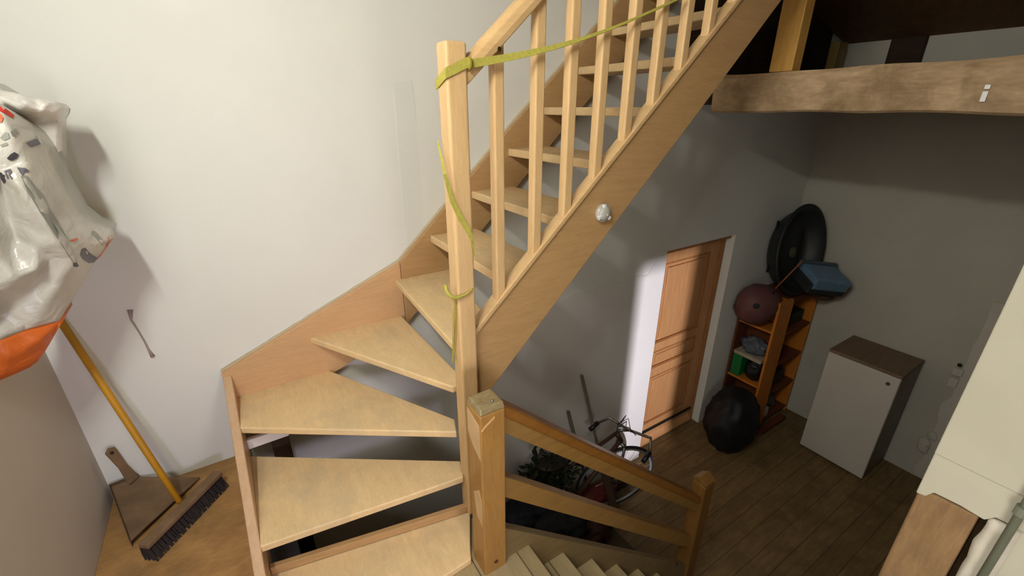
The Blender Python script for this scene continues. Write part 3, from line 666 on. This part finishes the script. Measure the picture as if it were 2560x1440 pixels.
def soft(name, label, cat, loc, size, mat, seed, amp=.15, sub=4, rot=0, freq=2.5):
    bm = bmesh.new(); bmesh.ops.create_icosphere(bm, subdivisions=sub, radius=1)
    for v in bm.verts:
        n = v.co.normalized(); k = 1+amp*noise.noise(n*freq+Vector((seed, 0, 0)))+amp*.5*noise.noise(n*freq*3+Vector((0, seed, 0)))
        c = Matrix.Rotation(rot, 3, 'Z') @ Vector((n.x*size[0], n.y*size[1], n.z*size[2]))*k; v.co = c+Vector(loc)
        if v.co.z < loc[2]-size[2]*.86: v.co.z = loc[2]-size[2]*.86
    return tag(obj(name, bm, mat, smooth=True), label, cat)
# papers, boxes inside the lower unit (middle bay, z .64 - 1.18)
tag(bx('green_box', (3.91, 1.915, .561), (4.03, 2.01, .79), plain('green', rgb(20, 112, 52), .5), bevel=.006), 'bright green box on the shelf of the lower bookcase', 'box')
soft('black_pouch', 'black soft pouch beside the green box on the lower bookcase', 'pouch', (4.0, 1.815, .665), (.085, .085, .12), M_black, 3)
tag(bx('paper_stack', (3.905, 1.735, .795), (4.09, 2.01, .83), plain('paper', rgb(170, 160, 138), .8), bevel=.003, M=Matrix.Translation((0, 0, 0))), 'off white papers lying across the green box in the lower bookcase', 'paper')
soft('blue_grey_cloth', 'crumpled blue grey cloth on the papers in the lower bookcase', 'cloth', (4.0, 1.87, .905), (.09, .115, .085), plain('bluegrey', rgb(98, 106, 118), .5, .4, 0, .4, 30), 11, .4)
# inside the tall unit
for (x0, y0, z0, x1, y1, z1, col, nm, lb) in (
    (4.18, 1.71, .072, 4.27, 1.80, .17, rgb(186, 186, 172), 'white_carton', 'small white carton on the bottom shelf of the corner bookcase'),
    (4.30, 1.74, .402, 4.46, 1.95, .56, rgb(52, 38, 26), 'brown_box', 'dark brown box on the second shelf of the corner bookcase'),
    (4.20, 1.76, .742, 4.34, 1.95, .88, rgb(38, 34, 34), 'black_box', 'black box on the middle shelf of the corner bookcase'),
    (4.36, 1.76, 1.082, 4.58, 1.95, 1.2, rgb(34, 44, 24), 'green_crate', 'dark green crate on the upper shelf of the corner bookcase')):
    tag(bx(nm, (x0, y0, z0), (x1, y1, z1), plain(nm, col, .7), bevel=.004), lb, 'box')
soft('grey_bag', 'small grey bag beside the white carton on the bottom shelf', 'bag', (4.40, 1.82, .15), (.09, .08, .09), plain('greybag', rgb(96, 92, 84), .6, .4, 0, .5, 20), 5, .3)
# on top of the tall unit: dark tub, blue crate, stick
tubo = thing('black_tub', 'large oval black tub standing upright on the corner bookcase', 'tub')
MTb = Matrix.Translation((4.28, 1.86, 1.84)) @ Matrix.Rotation(math.radians(-18), 4, 'Z') @ Matrix.Rotation(math.radians(12), 4, 'Y') @ Matrix.Rotation(math.radians(78), 4, 'X')
bm = bmesh.new(); lathe(bm, [(.24, -.10), (.262, -.06), (.30, .05), (.32, .055), (.32, .075), (.295, .075), (.25, -.03), (.2, -.07), (.02, -.075)], MTb, 40, .86, 1.32)
obj('shell', bm, plain('black_tub', rgb(30, 32, 32), .5), tubo, smooth=True)
for a in (-.2, .12):
    bm = bmesh.new(); box(bm, (a, -.24, -.07), (a+.016, .24, -.055), MTb); obj('rib', bm, M_black, tubo)
bm = bmesh.new(); lathe(bm, [(.03, -.075), (.03, -.05), (.015, -.045)], MTb @ Matrix.Translation((.06, -.02, 0)), 16, 1, 1.6); obj('label_spot', bm, plain('olive', rgb(80, 80, 50), .6), tubo)
set_base(tubo, (4.25, 1.9, 1.42))
bc = thing('blue_crate', 'pale blue plastic crate tilted on top of the corner bookcase', 'crate')
MC = Matrix.Translation((4.34, 1.62, 1.66)) @ Matrix.Rotation(math.radians(-30), 4, 'Z') @ Matrix.Rotation(math.radians(18), 4, 'X') @ Matrix.Rotation(math.radians(8), 4, 'Y')
bm = bmesh.new(); box(bm, (-.18, -.16, -.11), (.18, .10, .0), MC); obj('base', bm, plain('dark_crate', rgb(40, 44, 46), .6), bc, .012)
bm = bmesh.new(); box(bm, (-.17, -.168, -.06), (.18, .09, .055), MC); obj('lid', bm, plain('blue_plastic', rgb(98, 130, 158), .45), bc, .02)
bm = bmesh.new(); box(bm, (-.185, .075, .0), (.185, .11, .075), MC); obj('rim', bm, plain('slate', rgb(70, 84, 92), .5), bc, .008)
set_base(bc, (4.42, 1.66, 1.43))
bm = bmesh.new(); tube(bm, [atX(1938, 722, 3.99), atX(2006, 652, 4.07)], .006, 8)
tag(obj('orange_stick', bm, plain('orange_stick', rgb(170, 96, 58), .5), smooth=True), 'thin orange stick leaning against the black tub', 'stick')
soft('folded_rag', 'dull reddish rag hanging over the right end of the corner bookcase', 'rag', (4.50, 1.62, 1.44), (.13, .09, .05), plain('rag', rgb(92, 70, 56), .9, .2, 0, .3, 20), 21, .3)
# black bin bag on floor
bb = soft('bin_bag', 'full black bin bag on the floor between the door and the shelves', 'bin bag', (3.58, 1.72, .30), (.27, .22, .335), M_blacksheen, 2, .14, 4, 0, 3)
# dark red board lying in front of the shelves
tag(bx('red_board', (4.0, 1.60, .001), (4.44, 1.66, .05), M_redwood, bevel=.003), 'dark red skirting board lying before the corner bookcase', 'board')

# ------------------------------------------------------------------ bicycle by the wall
bk = thing('bicycle', 'old bicycle leaning by the back wall with a white rimmed front wheel', 'bicycle')
M_tyre = plain('tyre', rgb(36, 34, 32), .7); M_rim = plain('white_rim', rgb(140, 140, 140), .35, .5, .2); M_chrome = plain('dull_chrome', rgb(140, 138, 130), .35, .5, .8); M_frame = plain('brown_frame', rgb(74, 50, 36), .5)
def torus(bm, M, R, r, n=64, m=10, a0=0, a1=2*math.pi):
    rings = []; full = abs(a1-a0-2*math.pi) < 1e-6; cnt = n if full else n+1
    for i in range(cnt):
        a = a0+(a1-a0)*i/n; rings.append([bm.verts.new(M @ Vector(((R+r*math.cos(b))*math.cos(a), (R+r*math.cos(b))*math.sin(a), r*math.sin(b)))) for b in [2*math.pi*j/m for j in range(m)]])
    for i in range(cnt if full else cnt-1):
        A, B = rings[i], rings[(i+1) % cnt]
        for j in range(m): bm.faces.new((A[j], A[(j+1) % m], B[(j+1) % m], B[j]))
def wheel(c, axis, R, rimmat=M_rim):
    Mw = Matrix.Translation(c) @ Vector(axis).to_track_quat('Z', 'Y').to_matrix().to_4x4()
    bm = bmesh.new(); torus(bm, Mw, R-.012, .011); t = obj('tyre', bm, M_tyre, bk, smooth=True)
    bm = bmesh.new(); torus(bm, Mw, R-.030, .011); obj('rim', bm, rimmat, t, smooth=True)
    bm = bmesh.new()
    for k in range(28):
        a = 2*math.pi*k/28; tube(bm, [Mw @ Vector((.015*math.cos(a+1.2), .015*math.sin(a+1.2), .02*(-1)**k)), Mw @ Vector(((R-.03)*math.cos(a), (R-.03)*math.sin(a), 0))], .0012, 4)
    tube(bm, [Mw @ Vector((0, 0, -.035)), Mw @ Vector((0, 0, .035))], .016, 12); obj('spokes', bm, M_chrome, t)
WC = Vector((2.10, 1.775, .345)); RW = .34
wheel(WC, (.28, .95, .10), RW)
RC = Vector((1.20, 1.86, .30)); wheel(RC, (.02, .97, .22), .29, M_chrome)
crown = WC+Vector((-.02, -.03, .38)); head = crown+Vector((-.035, .02, .10))
bm = bmesh.new()
for s in (-.04, .04):
    tube(bm, [WC+Vector((0, s, 0)), crown+Vector((0, s*.9, -.01))], .009, 8)
tube(bm, [crown+Vector((0, -.04, 0)), crown+Vector((0, .04, 0))], .014, 8); obj('fork', bm, M_chrome, bk, smooth=True)
bm = bmesh.new(); bb_ = Vector((1.62, 1.80, .26)); seat = Vector((1.55, 1.86, .58))
for a, b, r in ((crown+Vector((0, 0, .02)), head, .019), (crown+Vector((-.01, 0, .03)), bb_, .016), (head, seat, .014), (seat, bb_, .015), (bb_, RC, .009), (seat, RC, .008)): tube(bm, [a, b], r, 10)
obj('frame', bm, M_frame, bk, smooth=True)
bm = bmesh.new(); tube(bm, [head, head+Vector((.02, -.02, .03)), head+Vector((.07, -.05, .03))], .012, 10)
hc = head+Vector((.07, -.05, .03))
tube(bm, [hc+Vector((-.12, .20, -.02)), hc+Vector((-.04, .16, .02)), hc, hc+Vector((.05, -.16, .02)), hc+Vector((-.02, -.22, -.03))], .011, 10); obj('handlebar', bm, M_chrome, bk, smooth=True)
bm = bmesh.new()
tube(bm, [hc+Vector((-.02, -.22, -.03)), hc+Vector((-.10, -.235, -.06))], .017, 10); obj('grip', bm, M_black, bk, smooth=True)
bm = bmesh.new(); tube(bm, [hc+Vector((-.12, .20, -.02)), hc+Vector((-.20, .20, -.05))], .017, 10); obj('grip', bm, M_black, bk, smooth=True)
bm = bmesh.new()
for k in range(4):
    s = random.uniform(.05, .12); tube(bm, [hc+Vector((0, .08-.05*k, 0)), hc+Vector((.02-.02*k, .06-.03*k, s)), hc+Vector((-.08, .04, s*.6)), head+Vector((0, 0, -.02))], .003, 6)
obj('brake_cable', bm, M_black, bk, smooth=True)
bm = bmesh.new(); bmesh.ops.create_icosphere(bm, subdivisions=3, radius=1, matrix=Matrix.Translation(seat+Vector((-.0, .02, .12))) @ Matrix.Rotation(.1, 4, 'Y') @ Matrix.Diagonal((.13, .07, .03, 1))); obj('saddle', bm, plain('saddle', rgb(44, 34, 30), .5), bk, smooth=True)
bm = bmesh.new(); tube(bm, [seat, seat+Vector((-.01, .02, .10))], .011, 8); obj('seat_post', bm, M_chrome, bk)
bm = bmesh.new(); torus(bm, Matrix.Translation(bb_) @ Vector((0, .98, .2)).to_track_quat('Z', 'Y').to_matrix().to_4x4(), .07, .006, 30, 6)
tube(bm, [bb_+Vector((0, -.06, 0)), bb_+Vector((.12, -.06, -.08))], .008, 8); box(bm, tuple(bb_+Vector((.09, -.13, -.09))), tuple(bb_+Vector((.16, -.06, -.07)))); obj('crank', bm, M_chrome, bk)
set_base(bk, (1.8, 1.8, 0))
# poles leaning on the wall
for a, b, r, mat, nm, lb in ((atY(1455, 940, 2.03), atY(1532, 1286, 1.72), .011, plain('olive_pole', rgb(104, 96, 76), .6), 'leaning_pole', 'long dull olive pole leaning on the back wall beside the door'),
                     (atY(1421, 1030, 2.03), atY(1452, 1150, 1.93), .012, plain('olive_pole2', rgb(92, 86, 66), .6), 'leaning_stick', 'short grey stick leaning on the wall left of the long pole'),
                     (atY(1338, 1128, 2.03), atY(1352, 1250, 1.93), .013, M_black, 'short_pole', 'black tool pole leaning among the dark plants by the back wall')):
    if a.z > b.z and nm != 'leaning_pole':
        d = (b-a).normalized(); b = a+d*((a.z-.02)/-d.z); b.y = max(b.y, 1.3)
    bm = bmesh.new(); tube(bm, [a, b], r, 12); tag(obj(nm, bm, mat, smooth=True), lb, 'pole')
bm = bmesh.new(); a = atY(1510, 1165, 1.70); b = atY(1545, 1300, 1.60)
prism(bm, [a+Vector((-.03, 0, 0)), a+Vector((.03, 0, 0)), b+Vector((.03, 0, -.02)), b+Vector((-.03, 0, -.02))], (0, .025, 0))
tag(obj('brown_plank', bm, plain('plank_brown', rgb(78, 58, 44), .7), bevel=.004), 'narrow brown plank leaning behind the handrail in front of the bicycle', 'plank')
# artificial green bush and stuff under the stairs
def bush(name, label, c, size, n, seed):
    random.seed(seed); t = thing(name, label, 'plant'); bm = bmesh.new(); c = Vector(c)
    for k in range(n):
        p = c+Vector((random.gauss(0, size[0]), random.gauss(0, size[1]), random.gauss(0, size[2])))
        p.y = min(p.y, 1.975); p.z = max(p.z, .03)
        d = Vector((random.uniform(-1, 1), random.uniform(-1, 1), random.uniform(-.4, 1))).normalized(); s, u2 = frame(d); L = random.uniform(.035, .08); w_ = L*.22
        vs = [bm.verts.new(p), bm.verts.new(p+d*L*.5+s*w_), bm.verts.new(p+d*L), bm.verts.new(p+d*L*.5-s*w_)]; bm.faces.new(vs)
    obj('foliage', bm, plain('dark_leaves', rgb(38, 48, 26), .7, .3, 0, .5, 30), t)
    bm = bmesh.new()
    for k in range(7):
        tube(bm, [(c.x, c.y, .02), (c.x+random.uniform(-.1, .1), c.y+random.uniform(-.05, .03), c.z), (c.x+random.uniform(-.2, .2), min(2.0, c.y+random.uniform(-.08, .06)), c.z+random.uniform(0, .22))], .005, 6)
    obj('stems', bm, plain('stem', rgb(50, 44, 28), .8), t); set_base(t, (c.x, c.y, 0)); return t
bush('artificial_plant', 'bushy dark green plant against the back wall behind the handrail', atY(1365, 1205, 1.90), (.10, .05, .11), 900, 3)
random.seed(5)
for (px, py, Y, sx, sy, sz, col, nm, lb, cat) in (
    (1320, 1290, 1.75, .22, .14, .10, rgb(40, 44, 56), 'navy_bag', 'dark navy bag behind the lower handrail next to the big newel post', 'bag'),
    (1400, 1320, 1.55, .20, .13, .09, rgb(34, 38, 40), 'black_sack', 'black sack heaped under the middle of the lower rail', 'sack'),
    (1480, 1240, 1.80, .20, .08, .06, rgb(110, 40, 30), 'red_cushion', 'dark red cushion lying below the bicycle wheel', 'cushion'),
    (1470, 1330, 1.50, .17, .10, .08, rgb(70, 42, 30), 'brown_sack', 'brown sack right of the black sack behind the lower rail', 'sack'),
    (1545, 1215, 1.92, .14, .07, .12, rgb(58, 40, 30), 'brown_basket', 'shaggy dark brown basket behind the bicycle front wheel', 'basket')):
    c = atY(px, py, Y); c.z = max(c.z, sz*.86)
    soft(nm, lb, cat, tuple(c), (sx, sy, sz), plain(nm, col, .6, .3, 0, .5, 18), px*.01, .35, 4, 0, 3)
# dark panel box at the foot of the clutter
p0 = atZ(1600, 1385, .35)
tag(bx('cardboard_box', (1.30, 1.15, .001), (1.80, 1.5, .30), plain('dark_card', rgb(66, 56, 36), .8), bevel=.004), 'dull brown cardboard box under the lower rail', 'box')
